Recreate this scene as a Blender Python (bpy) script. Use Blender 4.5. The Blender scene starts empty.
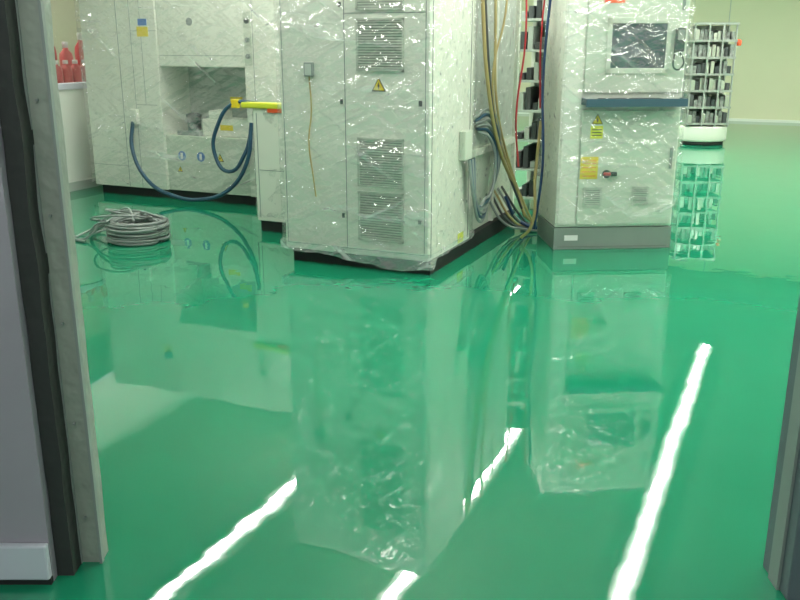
import bpy, bmesh, math, random
from mathutils import Vector, noise
random.seed(3)
scene = bpy.context.scene
scene.view_settings.view_transform = 'Standard'
R = math.radians

# ------------------------------------------------------------ materials
def new_mat(name):
    m = bpy.data.materials.new(name); m.use_nodes = True
    nt = m.node_tree; b = nt.nodes['Principled BSDF']
    return m, nt, b

def mat(name, col, rough=0.5, metal=0.0, var=0.06, bump=0.0, bscale=40, vscale=3, coat=0.0):
    m, nt, b = new_mat(name)
    tc = nt.nodes.new('ShaderNodeTexCoord')
    n = nt.nodes.new('ShaderNodeTexNoise'); n.inputs['Scale'].default_value = vscale
    n.inputs['Detail'].default_value = 4
    nt.links.new(tc.outputs['Object'], n.inputs['Vector'])
    cr = nt.nodes.new('ShaderNodeValToRGB')
    cr.color_ramp.elements[0].position = 0.3; cr.color_ramp.elements[1].position = 0.7
    cr.color_ramp.elements[0].color = tuple(c * (1 - var) for c in col) + (1,)
    cr.color_ramp.elements[1].color = tuple(min(1, c * (1 + var)) for c in col) + (1,)
    nt.links.new(n.outputs['Fac'], cr.inputs['Fac'])
    nt.links.new(cr.outputs['Color'], b.inputs['Base Color'])
    b.inputs['Roughness'].default_value = rough
    b.inputs['Metallic'].default_value = metal
    b.inputs['Coat Weight'].default_value = coat
    if bump:
        n2 = nt.nodes.new('ShaderNodeTexNoise'); n2.inputs['Scale'].default_value = bscale
        nt.links.new(tc.outputs['Object'], n2.inputs['Vector'])
        bp = nt.nodes.new('ShaderNodeBump'); bp.inputs['Distance'].default_value = bump
        nt.links.new(n2.outputs['Fac'], bp.inputs['Height'])
        nt.links.new(bp.outputs['Normal'], b.inputs['Normal'])
    return m

def emit(name, col, s):
    m, nt, b = new_mat(name)
    b.inputs['Base Color'].default_value = col + (1,)
    b.inputs['Emission Color'].default_value = col + (1,)
    b.inputs['Emission Strength'].default_value = s
    return m

M_white = mat('painted_steel_white', (0.76, 0.79, 0.69), 0.45, var=0.02)
M_cream = mat('painted_steel_grey_green', (0.60, 0.66, 0.55), 0.45, var=0.02)
M_panel = mat('panel_grey', (0.46, 0.51, 0.46), 0.5, var=0.04)
M_seam = mat('seam_dark', (0.16, 0.18, 0.17), 0.7)
M_black = mat('base_black', (0.012, 0.014, 0.014), 0.6)
M_grey = mat('mid_grey', (0.26, 0.30, 0.28), 0.5)
M_plinth = mat('plinth_grey', (0.22, 0.27, 0.24), 0.5)
M_dgrey = mat('dark_grey', (0.06, 0.07, 0.07), 0.5)
M_grille = mat('grille_grey', (0.52, 0.56, 0.48), 0.5)
M_gback = mat('grille_back', (0.25, 0.28, 0.25), 0.6)
M_yellow = mat('sticker_yellow', (0.80, 0.62, 0.02), 0.4)
M_lyel = mat('sticker_lime', (0.72, 0.75, 0.05), 0.4)
M_blue = mat('sticker_blue', (0.02, 0.14, 0.45), 0.4)
M_orange = mat('label_orange', (0.85, 0.12, 0.03), 0.4)
M_red = mat('red_plastic', (0.55, 0.03, 0.04), 0.35)
M_pink = mat('pink_liquid_plastic', (0.65, 0.12, 0.12), 0.3)
M_hose = mat('hose_blue', (0.025, 0.08, 0.13), 0.35)
M_cabg = mat('cable_grey', (0.25, 0.29, 0.27), 0.4)
M_caby = mat('cable_ochre', (0.45, 0.36, 0.15), 0.45)
M_cabb = mat('cable_blue', (0.02, 0.06, 0.16), 0.4)
M_chrome = mat('chrome', (0.55, 0.57, 0.55), 0.3, metal=1.0)
M_tray = mat('tray_galvanised', (0.34, 0.37, 0.34), 0.4, metal=0.3)
M_parts = mat('parts_mixed_grey', (0.22, 0.24, 0.22), 0.4, var=0.7, vscale=14)
M_shelf = mat('shelf_blue', (0.05, 0.11, 0.14), 0.35)
M_screen = mat('screen_glass', (0.09, 0.11, 0.12), 0.12, coat=0.6, var=0.4, vscale=6)
M_wallc = mat('wall_cream', (0.70, 0.71, 0.50), 0.6, var=0.03, vscale=0.6)
M_wallw = mat('wall_white', (0.80, 0.83, 0.76), 0.6, var=0.03, vscale=0.8)
M_lilac = mat('front_wall_grey', (0.36, 0.34, 0.385), 0.55, var=0.08, vscale=2)
M_leaf = mat('door_leaf_grey', (0.30, 0.34, 0.29), 0.5, var=0.10, bump=0.01, bscale=18)
M_gasket = mat('rubber_gasket', (0.030, 0.034, 0.032), 0.7, bump=0.01, bscale=12)
M_jambr = mat('jamb_blue_grey', (0.13, 0.16, 0.18), 0.5)
M_base = mat('baseboard_pale', (0.60, 0.63, 0.70), 0.4)
M_ceil = mat('ceiling_tile', (0.43, 0.46, 0.38), 0.8, vscale=1)
M_lamp = emit('fluorescent_tube', (1.0, 1.0, 0.94), 51.0)
M_cap = mat('white_cap', (0.8, 0.8, 0.78), 0.4)

# floor epoxy
m, nt, b = new_mat('floor_green_epoxy'); M_floor = m
tc = nt.nodes.new('ShaderNodeTexCoord')
n = nt.nodes.new('ShaderNodeTexNoise'); n.inputs['Scale'].default_value = 0.7; n.inputs['Detail'].default_value = 5
nt.links.new(tc.outputs['Object'], n.inputs['Vector'])
cr = nt.nodes.new('ShaderNodeValToRGB')
cr.color_ramp.elements[0].position = 0.3; cr.color_ramp.elements[1].position = 0.7
cr.color_ramp.elements[0].color = (0.008, 0.228, 0.115, 1)
cr.color_ramp.elements[1].color = (0.014, 0.258, 0.135, 1)
nt.links.new(n.outputs['Fac'], cr.inputs['Fac'])
nt.links.new(cr.outputs['Color'], b.inputs['Base Color'])
b.inputs['Roughness'].default_value = 0.008
b.inputs['IOR'].default_value = 1.78
n1 = nt.nodes.new('ShaderNodeTexNoise'); n1.inputs['Scale'].default_value = 3.6; n1.inputs['Detail'].default_value = 2.6
n1.inputs['Roughness'].default_value = 0.5
nt.links.new(tc.outputs['Object'], n1.inputs['Vector'])
bp = nt.nodes.new('ShaderNodeBump'); bp.inputs['Distance'].default_value = 0.0010; bp.inputs['Strength'].default_value = 1.0
nt.links.new(n1.outputs['Fac'], bp.inputs['Height'])
nt.links.new(bp.outputs['Normal'], b.inputs['Normal'])

# stretch film: clear sheet, milky where it folds, glossy everywhere
def film_mat(name, base=0.02, streak=0.42, gloss=0.16, bumpd=0.04, rough=0.09):
    m = bpy.data.materials.new(name); m.use_nodes = True
    nt = m.node_tree; nt.nodes.clear()
    N = nt.nodes.new; L = nt.links.new
    out = N('ShaderNodeOutputMaterial')
    tc = N('ShaderNodeTexCoord')
    tr = N('ShaderNodeBsdfTransparent'); tr.inputs['Color'].default_value = (1, 1, 1, 1)
    pr = N('ShaderNodeBsdfDiffuse'); pr.inputs['Color'].default_value = (0.95, 0.97, 0.95, 1)
    facs = []
    for rot, sc in (((0.0, 0.9, 0.3), (16, 16, 0.9)), ((0.2, -1.15, -0.2), (18, 18, 1.0)), ((0, 1.5, 0), (13, 13, 0.7))):
        mp = N('ShaderNodeMapping'); mp.inputs['Rotation'].default_value = rot
        mp2 = N('ShaderNodeMapping'); mp2.inputs['Scale'].default_value = sc
        L(tc.outputs['Object'], mp.inputs['Vector']); L(mp.outputs['Vector'], mp2.inputs['Vector'])
        no = N('ShaderNodeTexNoise'); no.inputs['Scale'].default_value = 1.0; no.inputs['Detail'].default_value = 1.5
        no.inputs['Distortion'].default_value = 0.3
        L(mp2.outputs['Vector'], no.inputs['Vector'])
        r = N('ShaderNodeValToRGB')
        r.color_ramp.elements[0].position = 0.65; r.color_ramp.elements[0].color = (0, 0, 0, 1)
        r.color_ramp.elements[1].position = 0.82; r.color_ramp.elements[1].color = (1, 1, 1, 1)
        L(no.outputs['Fac'], r.inputs['Fac'])
        facs.append((r, no))
    a1 = N('ShaderNodeMath'); a1.operation = 'ADD'; L(facs[0][0].outputs['Color'], a1.inputs[0]); L(facs[1][0].outputs['Color'], a1.inputs[1])
    a2 = N('ShaderNodeMath'); a2.operation = 'ADD'; L(a1.outputs[0], a2.inputs[0]); L(facs[2][0].outputs['Color'], a2.inputs[1])
    mu = N('ShaderNodeMath'); mu.operation = 'MULTIPLY_ADD'; mu.use_clamp = True
    L(a2.outputs[0], mu.inputs[0]); mu.inputs[1].default_value = streak; mu.inputs[2].default_value = base
    h1 = N('ShaderNodeMath'); h1.operation = 'ADD'; L(facs[0][1].outputs['Fac'], h1.inputs[0]); L(facs[1][1].outputs['Fac'], h1.inputs[1])
    h2 = N('ShaderNodeMath'); h2.operation = 'ADD'; L(h1.outputs[0], h2.inputs[0]); L(facs[2][1].outputs['Fac'], h2.inputs[1])
    bp = N('ShaderNodeBump'); bp.inputs['Distance'].default_value = bumpd; bp.inputs['Strength'].default_value = 1.0
    L(h2.outputs[0], bp.inputs['Height'])
    mx = N('ShaderNodeMixShader')
    L(mu.outputs[0], mx.inputs['Fac']); L(tr.outputs[0], mx.inputs[1]); L(pr.outputs[0], mx.inputs[2])
    gl = N('ShaderNodeBsdfGlossy'); gl.inputs['Roughness'].default_value = rough
    L(bp.outputs['Normal'], gl.inputs['Normal'])
    mx2 = N('ShaderNodeMixShader'); mx2.inputs['Fac'].default_value = gloss
    L(mx.outputs[0], mx2.inputs[1]); L(gl.outputs[0], mx2.inputs[2])
    L(mx2.outputs[0], out.inputs['Surface'])
    return m
M_film = film_mat('stretch_film')
M_skirt = film_mat('stretch_film_bunched', 0.25, 0.6, 0.16, 0.02)

m, nt, b = new_mat('window_glass'); M_glass = m
nt.nodes.remove(b)
tr = nt.nodes.new('ShaderNodeBsdfTransparent'); gl = nt.nodes.new('ShaderNodeBsdfGlossy'); gl.inputs['Roughness'].default_value = 0.02
mx = nt.nodes.new('ShaderNodeMixShader'); mx.inputs['Fac'].default_value = 0.06
nt.links.new(tr.outputs[0], mx.inputs[1]); nt.links.new(gl.outputs[0], mx.inputs[2])
nt.links.new(mx.outputs[0], nt.nodes['Material Output'].inputs['Surface'])

# ------------------------------------------------------------ helpers
def link(o, parent=None, rot=None):
    scene.collection.objects.link(o)
    if parent: o.parent = parent
    if rot is not None: o.rotation_euler = (0, 0, rot)
    return o

def empty(name, loc, rz=0.0):
    e = bpy.data.objects.new(name, None); e.location = loc; e.rotation_euler = (0, 0, rz)
    e.empty_display_size = 0.2
    scene.collection.objects.link(e); return e

def boxes(name, lst, mt, parent=None, bevel=0.0, rot=None):
    bm = bmesh.new()
    for (x0, x1, y0, y1, z0, z1) in lst:
        r = bmesh.ops.create_cube(bm, size=1)
        for v in r['verts']:
            v.co = Vector(((x0 + x1) / 2 + v.co.x * (x1 - x0), (y0 + y1) / 2 + v.co.y * (y1 - y0), (z0 + z1) / 2 + v.co.z * (z1 - z0)))
    me = bpy.data.meshes.new(name); bm.to_mesh(me); bm.free()
    me.materials.append(mt)
    o = bpy.data.objects.new(name, me)
    if bevel:
        md = o.modifiers.new('bev', 'BEVEL'); md.width = bevel; md.segments = 2
    return link(o, parent, rot)

def box(name, x0, x1, y0, y1, z0, z1, mt, parent=None, bevel=0.0, rot=None):
    return boxes(name, [(x0, x1, y0, y1, z0, z1)], mt, parent, bevel, rot)

def poly(name, pts, mt, parent=None, thick=0.003):
    bm = bmesh.new()
    vs = [bm.verts.new(p) for p in pts]
    f = bm.faces.new(vs)
    r = bmesh.ops.extrude_face_region(bm, geom=[f])
    for v in r['geom']:
        if isinstance(v, bmesh.types.BMVert): v.co.y -= thick
    bmesh.ops.recalc_face_normals(bm, faces=bm.faces)
    me = bpy.data.meshes.new(name); bm.to_mesh(me); bm.free(); me.materials.append(mt)
    return link(bpy.data.objects.new(name, me), parent)

def disc(name, x, y, z, r, mt, parent, th=0.006):
    return poly(name, [(x + r * math.cos(t * math.tau / 24), y, z + r * math.sin(t * math.tau / 24)) for t in range(24)], mt, parent, th)

def warn(parent, x, y, z, s):
    poly('warning_triangle', [(x - s, y, z - s * .8), (x + s, y, z - s * .8), (x, y, z + s * .95)], M_black, parent, 0.002)
    q = s * .8
    poly('warning_triangle_fill', [(x - q, y - .002, z - q * .82), (x + q, y - .002, z - q * .82), (x, y - .002, z + q * .9)], M_yellow, parent, 0.002)
    k = s * .16
    poly('warning_bolt', [(x - k, y - .004, z - s * .05), (x + k * .3, y - .004, z + s * .45), (x + k * .3, y - .004, z + .05 * s), (x + k, y - .004, z + .0 * s), (x, y - .004, z - s * .55)], M_black, parent, 0.001)

def tube(name, pts, r, mt, parent=None, cyclic=False):
    cu = bpy.data.curves.new(name, 'CURVE'); cu.dimensions = '3D'
    cu.bevel_depth = r; cu.bevel_resolution = 3; cu.resolution_u = 6
    s = cu.splines.new('BEZIER'); s.bezier_points.add(len(pts) - 1)
    for p, q in zip(s.bezier_points, pts):
        p.co = q; p.handle_left_type = p.handle_right_type = 'AUTO'
    s.use_cyclic_u = cyclic
    cu.materials.append(mt)
    return link(bpy.data.objects.new(name, cu), parent)

def lathe(name, prof, cx, cy, cz, mt, parent, seg=24, sx=1, sy=1):
    bm = bmesh.new(); rings = []
    for (r, z) in prof:
        rings.append([bm.verts.new((cx + sx * r * math.cos(i * math.tau / seg), cy + sy * r * math.sin(i * math.tau / seg), cz + z)) for i in range(seg)])
    for A, B in zip(rings, rings[1:]):
        for i in range(seg):
            bm.faces.new((A[i], A[(i + 1) % seg], B[(i + 1) % seg], B[i]))
    bm.faces.new(rings[-1]); bm.faces.new(list(reversed(rings[0])))
    for f in bm.faces: f.smooth = len(f.verts) == 4
    me = bpy.data.meshes.new(name); bm.to_mesh(me); bm.free(); me.materials.append(mt)
    return link(bpy.data.objects.new(name, me), parent)

def grille(name, x0, x1, z0, z1, y, parent, n=16):
    w = 0.012
    L = [(x0, x1, y - .012, y, z1 - w, z1), (x0, x1, y - .012, y, z0, z0 + w), (x0, x0 + w, y - .012, y, z0, z1), (x1 - w, x1, y - .012, y, z0, z1)]
    st = (z1 - z0 - 2 * w) / n
    for i in range(n):
        zz = z0 + w + st * i
        L.append((x0 + w, x1 - w, y - .008, y, zz + st * .25, zz + st * .85))
    boxes(name, L, M_grille, parent)
    box(name + '_back', x0 + w, x1 - w, y - .002, y, z0 + w, z1 - w, M_gback, parent)

def film(name, parent, x0, x1, y0, y1, z0, z1, seed, off=0.012, amp=0.022, droop=0.03, cut=0.05, res=0.03, skirt=None, mt=None):
    P = [(x0 - off, y0 - off), (x1 + off, y0 - off), (x1 + off, y1 + off), (x0 - off, y1 + off)]
    pts = []
    for i in range(4):
        A = Vector(P[i]); B = Vector(P[(i + 1) % 4]); d = (B - A); L = d.length; d.normalize()
        n = Vector((d.y, -d.x)); k = max(2, int(L / res))
        for j in range(k):
            t = L * j / k
            pts.append((A + d * t, n.copy(), t, i))
    nz = max(3, int((z1 - z0) / res))
    bm = bmesh.new(); cols = []
    s = 0
    for idx, (p, n, t, i) in enumerate(pts):
        s += res
        low = z0 + droop * (noise.noise(Vector((s * 2.2, seed, 0))) + .4 * noise.noise(Vector((s * 9, seed, 3))))
        if skirt: low += skirt(p.x, p.y)
        low = max(.008, low)
        col = []
        for k in range(nz + 1):
            z = low + (z1 - low) * k / nz
            u1 = s * .75 + z * .66; w1 = -s * .66 + z * .75
            u2 = s * .6 - z * .8; w2 = s * .8 + z * .6
            r1 = 1 - min(1, abs(noise.noise(Vector((u1 * 6, w1 * 1.0, seed)))) * 3)
            r2 = 1 - min(1, abs(noise.noise(Vector((u2 * 5, w2 * 0.9, seed + 7)))) * 3)
            f = amp * (r1 * r1 * .6 + r2 * r2 * .5) * (.4 + .6 * min(1, abs(noise.noise(Vector((s * 1.1, z * 1.1, seed + 2)))) * 3))
            if z < z0 + cut and not skirt: f -= (z0 + cut - z) * .3 - .01
            edge = t <= res * .5
            q = p + n * f if not edge else p
            col.append(bm.verts.new((q.x, q.y, z)))
        cols.append(col)
    for c in range(len(cols)):
        A = cols[c]; B = cols[(c + 1) % len(cols)]
        for k in range(nz):
            bm.faces.new((A[k], B[k], B[k + 1], A[k + 1]))
    for f in bm.faces: f.smooth = True
    me = bpy.data.meshes.new(name); bm.to_mesh(me); bm.free(); me.materials.append(mt or M_film)
    return link(bpy.data.objects.new(name, me), parent)

H = 3.0
AL, AR, BB = -6.78, 4.0, 18.36
# ------------------------------------------------------------ room shell
box('floor', AL - 3.2, AR + 1.5, -5, BB + .2, -0.1, 0, M_floor)
box('ceiling', AL - 3.2, AR + 1.5, -5, BB + .2, H, H + .1, M_ceil)
box('wall_back', AL - .1, AR + .1, BB, BB + .1, 0, H, M_wallc)
box('wall_right', AR, AR + .1, 4.3, BB, 0, H, M_wallc)
WB0, WB1, WZ0, WZ1 = 5.6, 8.9, 1.06, 2.15
boxes('wall_left', [(AL - .1, AL, -.5, BB, 0, WZ0), (AL - .1, AL, -.5, BB, WZ1, H),
                    (AL - .1, AL, -.5, WB0, WZ0, WZ1), (AL - .1, AL, WB1, BB, WZ0, WZ1)], M_wallw)
e = empty('window_1', (AL, 0, 0))
fr = [(-.12, .03, WB0, WB1, WZ0 - .04, WZ0 + .02), (-.12, .02, WB0, WB1, WZ1 - .04, WZ1),
      (-.12, .02, WB0, WB0 + .04, WZ0, WZ1), (-.12, .02, WB1 - .04, WB1, WZ0, WZ1)]
boxes('frame', fr, M_base, e, 0.004)
box('glass_pane', -.055, -.05, WB0 + .03, WB1 - .03, WZ0 + .01, WZ1 - .03, M_glass, e)
box('baseboard_left', AL, AL + .02, -.3, BB, 0, .09, M_panel)
box('baseboard_back', AL, AR, BB - .02, BB, 0, .05, M_wallw)
boxes('trim_1', [(AL, AL + .006, y, y + .012, .09, WZ0 - .05) for y in (4.0, 5.2, 6.4, 7.6, 8.8, 10)], M_grey)
boxes('trim_2', [(x, x + .015, BB - .006, BB, .09, H) for x in (-5, -3.8, -2.6, -1.4, .9, 2.1)], M_panel)

box('wall_side_room', AL - 3.1, AL - 3.0, 3.5, 14, 0, H, M_wallc)
boxes('wall_side_room_end', [(AL - 3.0, AL - .1, 13.9, 14, 0, H), (AL - 3.0, AL - .1, 3.5, 3.6, 0, H)], M_wallc)

# front wall with doorway
D = R(24)
box('wall_front', -6.35, -1.0, 2.20, 2.32, 0, H, M_lilac, rot=D)
box('wall_front_right', 1.14, 5.3, 2.14, 2.26, 0, H, M_lilac, rot=D)
box('wall_front_lintel', -1.0, 1.14, 2.20, 2.30, 2.35, H, M_lilac, rot=D)
boxes('baseboard_front', [(-6.3, -1.0, 2.175, 2.20, 0.02, .13)], M_base, rot=D, bevel=.006)
box('baseboard_front_foot', -6.3, -1.0, 2.185, 2.20, 0, .02, M_black, rot=D)
e = empty('door_1', (0, 0, 0), D)
def wavy(name, x0, x1, y0, y1, z0, z1, mt, par, amp, n=70, seed=0):
    bm = bmesh.new(); rings = []
    for i in range(n + 1):
        z = z0 + (z1 - z0) * i / n
        d0 = amp * noise.noise(Vector((z * 6, seed, 0))); d1 = amp * noise.noise(Vector((z * 6, seed, 9)))
        rings.append([bm.verts.new(c) for c in ((x0 + d0, y0, z), (x1 + d1, y0, z), (x1 + d1, y1, z), (x0 + d0, y1, z))])
    for A, B in zip(rings, rings[1:]):
        for k in range(4): bm.faces.new((A[k], A[(k + 1) % 4], B[(k + 1) % 4], B[k]))
    bm.faces.new(rings[-1]); bm.faces.new(list(reversed(rings[0])))
    me = bpy.data.meshes.new(name); bm.to_mesh(me); bm.free(); me.materials.append(mt)
    return link(bpy.data.objects.new(name, me), par)
wavy('rubber_seal', -1.0, -.952, 2.23, 2.33, 0, 2.35, M_gasket, e, .010, seed=2)
wavy('sliding_leaf_edge', -.955, -.893, 2.30, 2.36, 0, 2.35, M_leaf, e, .006, seed=5)
boxes('leaf_strip', [(-.957, -.949, 2.292, 2.30, 0, 2.35), (-.897, -.889, 2.292, 2.31, 0, 2.35)], M_grey, e)
boxes('rivets', [(-.93, -.924, 2.290, 2.30, z, z + .006) for z in [.15 + .3 * i for i in range(7)]], M_grey, e)
e = empty('door_2', (0, 0, 0), D)
box('jamb', 1.078, 1.14, 2.11, 2.28, 0, 2.35, M_jambr, e, .004)
box('jamb_lip', 1.070, 1.083, 2.16, 2.22, 0, 2.35, M_grey, e)

# ------------------------------------------------------------ ceiling lights
def light_row(a, b0, b1):
    e = empty('ceiling_light', (a, 0, H))
    hs, ts = [], []
    b = b0
    while b < b1 - .3:
        hs.append((-.11, .11, b, b + 1.26, -.06, 0))
        ts.append((-.042, .042, b + .005, b + 1.255, -.085, -.062))
        b += 1.27
    boxes('housing', hs, M_cap, e, .004); boxes('tubes', ts, M_lamp, e)
light_row(-4.36, 3.6, 15.5)
light_row(-2.63, 3.0, 15.5)
light_row(-.88, 3.2, 13.4)
light_row(.87, 4.0, 15.5)
light_row(2.62, 5.0, 15.5)
light_row(-8.3, 6.0, 9.6)  # unseen row, added to light the side room behind the window
e = empty('ceiling_light', (0, 0, H), D)  # unseen corridor lamp, added to light the left panel of the front wall
boxes('housing', [(-2.2, 1.4, .2, .42, -.06, 0)], M_cap, e); boxes('tubes', [(-1.5, .7, .27, .35, -.085, -.062)], M_lamp, e)

# ------------------------------------------------------------ centre machine
def centre():
    e = empty('wrapped_machine_cabinet', (-3.188, 5.19, 0))
    W, Dp, T = 1.08, .8, 2.26
    box('plinth', .03, W - .005, .05, 1.98, 0, .11, M_black, e)
    box('tower_body', 0, W, 0, Dp, .10, T, M_white, e, .008)
    boxes('rear_body', [(0.0, W - .05, Dp, 2.0, .11, 2.15)], M_cream, e, .006)
    box('side_wing', -.74, 0, .78, 1.98, .09, .98, M_white, e, .008)
    boxes('side_wing_plinth', [(-.72, 0, .8, 1.9, 0, .09)], M_black, e)
    boxes('front_seams', [(.485, .490, -.003, 0, .14, T - .05), (.02, .024, -.003, 0, .14, T - .05), (W - .03, W - .026, -.003, 0, .14, T - .05),
                          (.02, W - .026, -.003, 0, .14, .144), (.49, W - .026, -.003, 0, 1.66, 1.664)], M_grey, e)
    boxes('wing_seams', [(-.71, -.705, .777, .78, .12, .95), (-.7, -.02, .777, .78, .5, .505)], M_grey, e)
    grille('grille_upper', .575, .905, 1.31, 1.63, 0, e, 18)
    grille('grille_top', .575, .905, 1.68, 2.0, 0, e, 18)
    grille('grille_mid', .575, .905, .57, .89, 0, e, 18)
    grille('grille_low', .575, .905, .21, .54, 0, e, 18)
    warn(e, .73, -.001, 1.225, .05)
    box('thermostat', .20, .265, -.03, 0, 1.27, 1.36, M_grey, e, .004)
    box('thermostat_plate', .21, .255, -.034, -.03, 1.28, 1.35, M_panel, e)
    tube('thermostat_wire', [(.235, -.02, 1.27), (.25, -.03, 1.05), (.225, -.03, .85), (.25, -.03, .62), (.262, -.02, .48)], .005, M_caby, e)
    boxes('door_locks', [(1.01, 1.03, -.012, 0, z, z + .035) for z in (.35, 1.1, 1.85)], M_dgrey, e)
    boxes('left_locks', [(.455, .47, -.012, 0, z, z + .03) for z in (.35, 1.1, 1.7)], M_dgrey, e)
    box('lime_tag', W, W + .004, .55, .66, .11, .18, M_lyel, e)
    boxes('side_seams', [(W, W + .003, .04, .045, .12, T - .1), (W, W + .003, .75, .755, .12, T - .1)], M_seam, e)
    box('side_junction_box', W, W + .05, .54, .68, .70, .90, M_cream, e, .006)
    boxes('rear_side_recess', [(W - .05, W - .045, .86, 1.92, .75, 2.05)], M_panel, e)
    boxes('rear_side_frame', [(W - .05, W - .02, .84, .88, .12, 2.1), (W - .05, W - .02, 1.38, 1.42, .12, 2.1), (W - .05, W - .02, 1.94, 1.98, .12, 2.1), (W - .05, W - .02, .84, 1.98, .68, .73)], M_white, e)
    for i in range(6):
        o = .02 * i
        tube('grey_hose', [(W + .05, .62 + o, .70), (W + .07, .66 + o, .45 - o), (W + .06, .85 + o, .22 + o * 1.5), (W + .03, 1.10 + o, .30 + o),
                           (W + .05, 1.22 + o, .55 + o), (W + .03, 1.12, .80 + o * 2), (W - .02, .98 - o, .86 + o)], .012, (M_cabg, M_hose, M_cabg)[i % 3], e)
    tube('ochre_cable', [(W + .01, .85, 2.2), (W + .03, .88, 1.75), (W + .05, .98, 1.2), (W + .07, 1.25, .7), (W + .10, 1.62, .35), (W + .14, 1.9, .05), (W + .2, 2.15, .02)], .014, M_caby, e)
    tube('ochre_cable_2', [(W + .01, 1.2, 2.2), (W + .03, 1.18, 1.6), (W + .05, 1.2, 1.05), (W + .08, 1.5, .55), (W + .13, 1.8, .18), (W + .2, 1.85, .02)], .010, M_caby, e)
    tube('ochre_cable_3', [(W + .01, 1.5, 2.2), (W + .04, 1.38, 1.7), (W + .04, 1.12, 1.25), (W + .05, 1.25, .85), (W + .09, 1.6, .4), (W + .13, 1.78, .1)], .008, M_caby, e)
    tube('black_cable', [(W + .0, .95, 2.2), (W + .03, 1.0, 1.5), (W + .05, 1.12, 1.0), (W + .06, 1.4, .6), (W + .13, 1.7, .18)], .010, M_dgrey, e)
    tube('red_cable', [(W + .02, 1.9, 2.2), (W + .06, 1.86, 1.5), (W + .03, 1.78, .9), (W + .05, 1.83, .5)], .008, M_red, e)
    tube('blue_cable', [(W + .05, 1.5, .3), (W + .12, 1.65, .09), (W + .25, 1.7, .03), (W + .42, 1.72, .05), (W + .52, 1.7, .25)], .014, M_cabb, e)
    for i in range(5):
        tube('floor_cable', [(W - .05, 1.3 + .1 * i, .35), (W + .06 + .02 * i, 1.45 + .06 * i, .10), (W + .18, 1.62 + .05 * i, .025), (W + .35 + .03 * i, 1.66 + .06 * i, .03), (W + .5, 1.60 + .05 * i, .2)], .010, (M_cabg, M_dgrey, M_caby)[i % 3], e)
    boxes('yellow_strap', [(-.84, -.30, .76, .86, .985, 1.03)], M_lyel, e, .012)
    boxes('red_strap', [(-.60, -.05, .765, .9, .955, .99)], M_orange, e, .006)
    def sk(x, y):
        if y < .05: return -.05 * min(1, max(0, (x - .3) / .2)) - .02 * math.sin(x * 9)
        return .01
    film('stretch_film_front', e, 0, W, 0, Dp, .12, T, 11, off=.018, droop=.03, amp=.04, skirt=sk)
    film('stretch_film_skirt', e, 0, W, 0, Dp, .10, .16, 16, off=.028, droop=.03, amp=.03, res=.02, skirt=sk, mt=M_skirt)
    film('stretch_film_wing', e, -.74, -.02, .80, 1.96, .10, .98, 31)
    film('stretch_film_rear', e, -.0, W - .03, Dp + .05, 1.98, .3, 2.15, 23, amp=.04)
centre()

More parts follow.
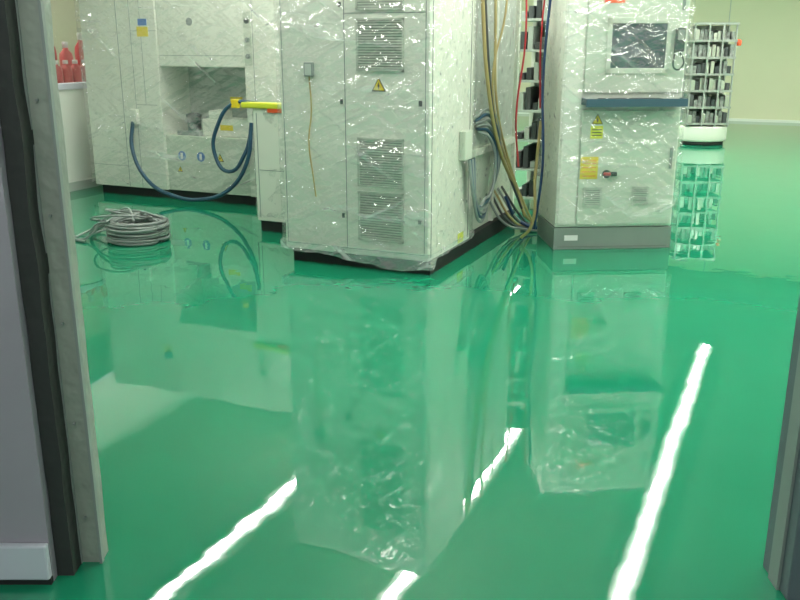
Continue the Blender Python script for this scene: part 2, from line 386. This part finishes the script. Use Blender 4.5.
# ------------------------------------------------------------ left machine
def left():
    e = empty('wrapped_machining_centre', (-6.457, 6.887, 0))
    T = 2.05; W = 2.4; c1 = .90; c2 = 1.86
    box('plinth', .03, W - .02, .06, 1.55, 0, .09, M_black, e)
    box('left_column', 0, c1, 0, 1.6, .09, T, M_white, e, .008)
    box('upper_body', c1, c2, .01, 1.6, 1.26, T, M_white, e, .01)
    box('recess_back', c1, c2, .45, 1.6, .09, 1.26, M_panel, e)
    box('lower_panel', c1, c2, .03, .45, .09, .62, M_cream, e, .006)
    box('right_column', c2, W, 0, 1.6, .09, T, M_white, e, .008)
    boxes('seams', [(.44, .446, -.003, 0, .1, T), (.60, .604, -.003, 0, .1, T), (.72, .724, -.003, 0, .9, T), (.6, .85, -.003, 0, .9, .904), (c2 + .1, c2 + .104, -.003, 0, .1, T),
                    (c1 + .02, c2 - .02, .007, .01, 1.36, 1.364), (0.02, .44, -.003, 0, .30, .304), (.6, c1, -.003, 0, 1.58, 1.584)], M_grey, e)
    box('blue_sticker', .70, .80, -.004, 0, 1.63, 1.69, M_blue, e)
    box('yellow_sticker', .68, .81, -.004, 0, 1.53, 1.62, M_yellow, e)
    disc('round_logo', 1.28, .01, 1.66, .035, M_grey, e)
    for i, z in enumerate((1.66, 1.50, 1.36)):
        disc('push_button', c2 + .05, 0, z, .022, M_grey if i else M_dgrey, e, .02)
    boxes('button_plate', [(c2 + .01, c2 + .09, -.004, 0, 1.28, 1.74)], M_cream, e)
    lathe('coolant_motor', [(.07, 0), (.08, .01), (.08, .03), (.065, .04), (.065, .16), (.075, .165), (.075, .19), (.04, .205)], 1.12, .2, .62, M_dgrey, e)
    boxes('motor_base', [(1.0, 1.26, .08, .32, .62, .66)], M_grey, e, .006)
    boxes('terminal_box', [(1.27, 1.8, .12, .4, .62, .78), (1.35, 1.5, .12, .3, .78, .86)], M_white, e, .008)
    boxes('yellow_label', [(1.48, 1.62, .115, .12, .68, .73)], M_yellow, e)
    boxes('recess_label', [(1.38, 1.52, .446, .45, .92, .97)], M_yellow, e)
    for x in (1.08, 1.30):
        disc('blue_sign', x, .03, .43, .045, M_blue, e, .004)
        boxes('blue_sign_mark', [(x - .012, x + .012, .022, .026, .40, .46)], M_cap, e)
    warn(e, 1.52, .029, .43, .042)
    warn(e, 1.05, .029, .30, .03)
    box('connector', .545, .63, -.05, 0, .72, .86, M_white, e, .008)
    tube('blue_hose', [(.575, -.04, .74), (.59, -.10, .50), (.78, -.14, .20), (1.1, -.16, .07), (1.42, -.16, .06), (1.72, -.14, .17), (1.9, -.10, .42), (1.94, -.05, .78)], .019, M_hose, e)
    tube('blue_hose_loop', [(2.0, .0, .95), (1.78, -.08, .95), (1.6, -.10, .74), (1.55, -.10, .50), (1.7, -.10, .33), (1.86, -.06, .5), (1.9, .0, .7)], .018, M_hose, e)
    boxes('plug', [(1.76, 1.83, -.10, -.05, .91, .985)], M_yellow, e, .006)
    boxes('feet', [(x, x + .12, .1, .22, 0, .09) for x in (.1, 1.0, 1.9)], M_black, e)
    film('stretch_film', e, 0, W, -.03, 1.6, .12, T, 57, amp=.04, droop=.03)
left()

# ------------------------------------------------------------ right control cabinet
def right():
    e = empty('control_cabinet', (-1.552, 6.288, 0), R(28))
    W, Dp, T = .89, .55, 2.0
    box('plinth', -.0, W, 0, Dp, 0, .165, M_plinth, e, .004)
    box('plinth_line', .03, W - .03, -.002, 0, .02, .025, M_seam, e)
    box('body', .005, W - .005, .005, Dp, .17, T, M_white, e, .008)
    boxes('doors', [(.16, W - .02, -.015, .005, .19, 1.02), (.16, W - .02, -.015, .005, 1.14, T - .02)], M_cream, e, .006)
    boxes('hinge_strip', [(.02, .15, -.006, .005, .19, T - .02)], M_white, e, .004)
    boxes('monitor_bezel', [(.30, .76, -.03, -.015, 1.27, 1.31), (.30, .76, -.03, -.015, 1.61, 1.65), (.30, .335, -.03, -.015, 1.27, 1.65), (.725, .76, -.03, -.015, 1.27, 1.65)], M_cream, e, .004)
    box('monitor_screen', .335, .725, -.02, -.012, 1.31, 1.61, M_screen, e)
    box('handset', .785, .85, -.05, -.015, 1.42, 1.58, M_dgrey, e, .008)
    box('handset_face', .795, .84, -.054, -.05, 1.50, 1.57, M_grey, e)
    tube('handset_cord', [(.82, -.04, 1.42), (.85, -.05, 1.34), (.80, -.05, 1.30), (.78, -.05, 1.42), (.79, -.04, 1.5)], .006, M_dgrey, e)
    box('keyboard_shelf', .15, W - .015, -.13, 0, 1.06, 1.085, M_shelf, e, .006)
    boxes('shelf_rim', [(.15, W - .015, -.135, -.125, 1.05, 1.105), (.15, .16, -.13, 0, 1.06, 1.105), (W - .025, W - .015, -.13, 0, 1.06, 1.105)], M_shelf, e)
    boxes('keyboard', [(.25, .72, -.12, -.02, 1.085, 1.1)], M_grey, e, .004)
    boxes('keys', [(.26 + .03 * i, .283 + .03 * i, -.115 + .023 * j, -.097 + .023 * j, 1.1, 1.106) for i in range(15) for j in range(4)], M_dgrey, e)
    warn(e, .27, -.016, .955, .042)
    box('lime_label', .225, .315, -.018, -.015, .82, .91, M_lyel, e)
    boxes('lime_label_text', [(.235, .305, -.0195, -.018, z, z + .006) for z in (.84, .86, .88)], M_dgrey, e)
    box('yellow_label', .165, .295, -.018, -.015, .53, .69, M_yellow, e)
    boxes('yellow_label_text', [(.18, .28, -.0195, -.018, z, z + .004) for z in (.55, .58, .61, .64, .66)], M_orange, e)
    disc('switch_plate', .36, -.015, .565, .03, M_dgrey, e, .01)
    boxes('switch_handle', [(.335, .42, -.05, -.02, .555, .578)], M_red, e, .008)
    boxes('switch_grip', [(.385, .43, -.052, -.02, .552, .582)], M_black, e, .004)
    grille('vent_left', .20, .335, .33, .47, -.015, e, 8)
    grille('vent_right', .56, .685, .34, .47, -.015, e, 8)
    box('brand_strip', .27, .41, -.018, -.015, 1.745, 1.785, M_orange, e)
    box('name_plate', .08, .18, -.003, 0, .07, .11, M_cap, e)
    boxes('door_handle', [(.82, .84, -.03, -.015, .6, .75), (.82, .84, -.03, -.015, 1.7, 1.85)], M_grey, e, .004)
    film('stretch_film', e, .005, W - .01, -.05, Dp, .19, T, 77, amp=.03, droop=.02)
    tube('side_cable', [(-.03, .3, 1.9), (-.06, .32, 1.2), (-.05, .25, .6), (-.08, .3, .1)], .010, M_cabb, e)
    tube('side_cable_ochre', [(-.02, .5, .9), (-.08, .35, .5), (-.12, .25, .12), (-.18, .3, .03)], .012, M_caby, e)
    tube('side_cable_red', [(-.04, .42, 1.95), (-.07, .4, 1.5), (-.04, .46, 1.0)], .007, M_red, e)
right()

# ------------------------------------------------------------ tray rack between machines
def tray_rack():
    e = empty('tray_rack', (-2.35, 7.75, 0))
    W, Dp, T = .95, .6, 2.2
    boxes('posts', [(x, x + .04, y, y + .04, 0, T) for x in (0, .455, W - .04) for y in (0, Dp - .04)], M_white, e, .003)
    boxes('shelves', [(0, W, 0, Dp, z, z + .02) for z in [.1 + .26 * i for i in range(9)]], M_panel, e)
    L, L2 = [], []
    for i in range(8):
        z = .12 + .26 * i
        for j in range(14):
            x = .045 + j * .062
            (L if (i + j) % 3 else L2).append((x, x + .045, .02 + .02 * (j % 3), .5, z, z + .06 + .045 * ((i * 2 + j) % 4)))
    boxes('feeders', L, M_dgrey, e, .004)
    boxes('feeders_light', L2, M_panel, e, .004)
    boxes('back_panel', [(0, W, Dp - .01, Dp, .1, T)], M_grey, e)
tray_rack()

# ------------------------------------------------------------ chrome component rack far right
def comp_rack():
    e = empty('component_storage_rack', (-1.28, 14.02, 0), R(24))
    lathe('base', [(.30, .05), (.345, .06), (.35, .09), (.35, .25), (.34, .27), (.30, .275)], 0, 0, 0, M_cream, e, 40, 1, .75)
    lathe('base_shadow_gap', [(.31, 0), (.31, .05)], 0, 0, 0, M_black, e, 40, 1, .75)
    posts = [(-.30, -.16), (.30, -.16), (-.30, .16), (.30, .16), (-.1, -.2), (.1, -.2), (0, .17)]
    boxes('posts', [(x - .012, x + .012, y - .012, y + .012, .27, 1.72) for x, y in posts], M_tray, e, .004)
    zs = [.30 + .235 * i for i in range(7)]
    boxes('trays', [(-.31, .31, -.2, .18, z, z + .015) for z in zs] + [(-.31, .31, -.205, -.195, z, z + .03) for z in zs], M_tray, e)
    boxes('back_mesh', [(-.30, .30, .18, .19, .3, 1.7)], M_panel, e)
    A, B, C = [], [], []
    for i, z in enumerate(zs[:-1]):
        for j in range(9):
            x = -.285 + j * .064
            h = .12 + .08 * random.random()
            random.choice((A, B, C)).append((x, x + .054, -.17 + .04 * random.random(), .15, z + .016, z + h))
    boxes('parts_dark', A, M_dgrey, e, .004); boxes('parts_mixed', B, M_parts, e, .004); boxes('parts_silver', C, M_chrome, e, .004)
    lathe('orange_beacon', [(.04, 0), (.045, .02), (.045, .07), (.02, .09)], .36, -.1, 1.42, M_orange, e, 16)
    box('beacon_bracket', .30, .37, -.11, -.09, 1.40, 1.42, M_chrome, e)
    box('rack_top', -.32, .32, -.2, .18, 1.71, 1.73, M_tray, e)
comp_rack()

# ------------------------------------------------------------ cable coil
def coil():
    e = empty('cable_coil', (-4.60, 5.31, 0))
    pts = []
    turns = 30; n = 18
    for t in range(turns):
        ring = t % 4; lay = t // 4
        rad = .225 - ring * .024 + random.uniform(-.007, .007)
        z = .013 + lay * .0205 + random.uniform(-.002, .004)
        ox, oy = random.uniform(-.008, .008), random.uniform(-.008, .008)
        for i in range(n):
            a = i * math.tau / n
            pts.append((ox + rad * math.cos(a), oy + rad * math.sin(a), z + .004 * math.sin(a * 2 + t)))
    tube('coil_windings', pts, .0105, M_cabg, e)
    def loop(cx, cy, rx, ry, z0, tilt, ph):
        return [(cx + rx * math.cos(a), cy + ry * math.sin(a), z0 + tilt * (1 + math.cos(a + ph))) for a in [i * math.tau / 14 for i in range(14)]]
    tube('loose_loop', loop(-.22, .02, .24, .17, .012, .10, math.pi * 0), .009, M_cabg, e, True)
    tube('loose_loop_2', loop(-.16, -.02, .22, .20, .10, .06, 1), .009, M_cabg, e, True)
    tube('loose_loop_3', loop(-.12, .05, .18, .15, .15, .04, 2), .009, M_cabg, e, True)
    tube('loose_end', [(-.1, -.2, .17), (-.30, -.12, .12), (-.48, .0, .02), (-.56, .15, .012), (-.40, .28, .012), (-.2, .3, .03), (.05, .2, .17)], .009, M_cabg, e)
    tube('loose_end_2', [(.1, -.15, .18), (-.12, .02, .24), (-.36, .06, .10), (-.52, -.06, .012), (-.44, -.22, .012), (-.3, -.26, .012)], .009, M_cabg, e)
    tube('loose_end_3', [(.15, .1, .17), (.0, .0, .23), (-.18, -.1, .2), (-.35, -.2, .02), (-.5, -.24, .012)], .009, M_cabg, e)
coil()

# ------------------------------------------------------------ containers behind the window
def bench():
    e = empty('side_room_workbench', (-7.35, 7.0, 0))
    box('top', -.25, .30, 0, 2.2, .98, 1.018, M_base, e, .004)
    boxes('legs', [(x, x + .05, y, y + .05, 0, .98) for x in (-.22, .22) for y in (.05, 2.1)], M_grey, e)
bench()
prof = [(.05, 0), (.062, .008), (.062, .17), (.055, .20), (.025, .225), (.022, .245)]
e = empty('chemical_bottles', (0, 0, 0))
def bottle(a, b_, z, s, mt, hs=1):
    lathe('body', [(r * s, h * s * hs) for r, h in prof], a, b_, z, mt, e)
    lathe('cap', [(.027 * s, .235 * s * hs), (.027 * s, .27 * s * hs), (.024 * s, .275 * s * hs)], a, b_, z, M_cap, e)
for i in range(10):
    bottle(-7.18, 7.1 + .14 * i, 1.02, 1.05, M_pink, .95)
for i in range(7):
    bottle(-7.45, 7.2 + .24 * i, 1.02, 1.2, M_red if i % 2 else M_pink, 1.4 + .3 * (i % 2))

# ------------------------------------------------------------ world and camera
w = bpy.data.worlds.new('world'); scene.world = w; w.use_nodes = True
w.node_tree.nodes['Background'].inputs['Color'].default_value = (.75, .8, .85, 1)
w.node_tree.nodes['Background'].inputs['Strength'].default_value = .8

cam = bpy.data.cameras.new('camera'); co = bpy.data.objects.new('camera', cam)
scene.collection.objects.link(co)
cam.sensor_width = 36; cam.lens = 878 / 800 * 36
co.location = (0, 0, 1.5); co.rotation_euler = (R(90 - 16.5), 0, R(24))
cam.clip_start = .05
scene.camera = co
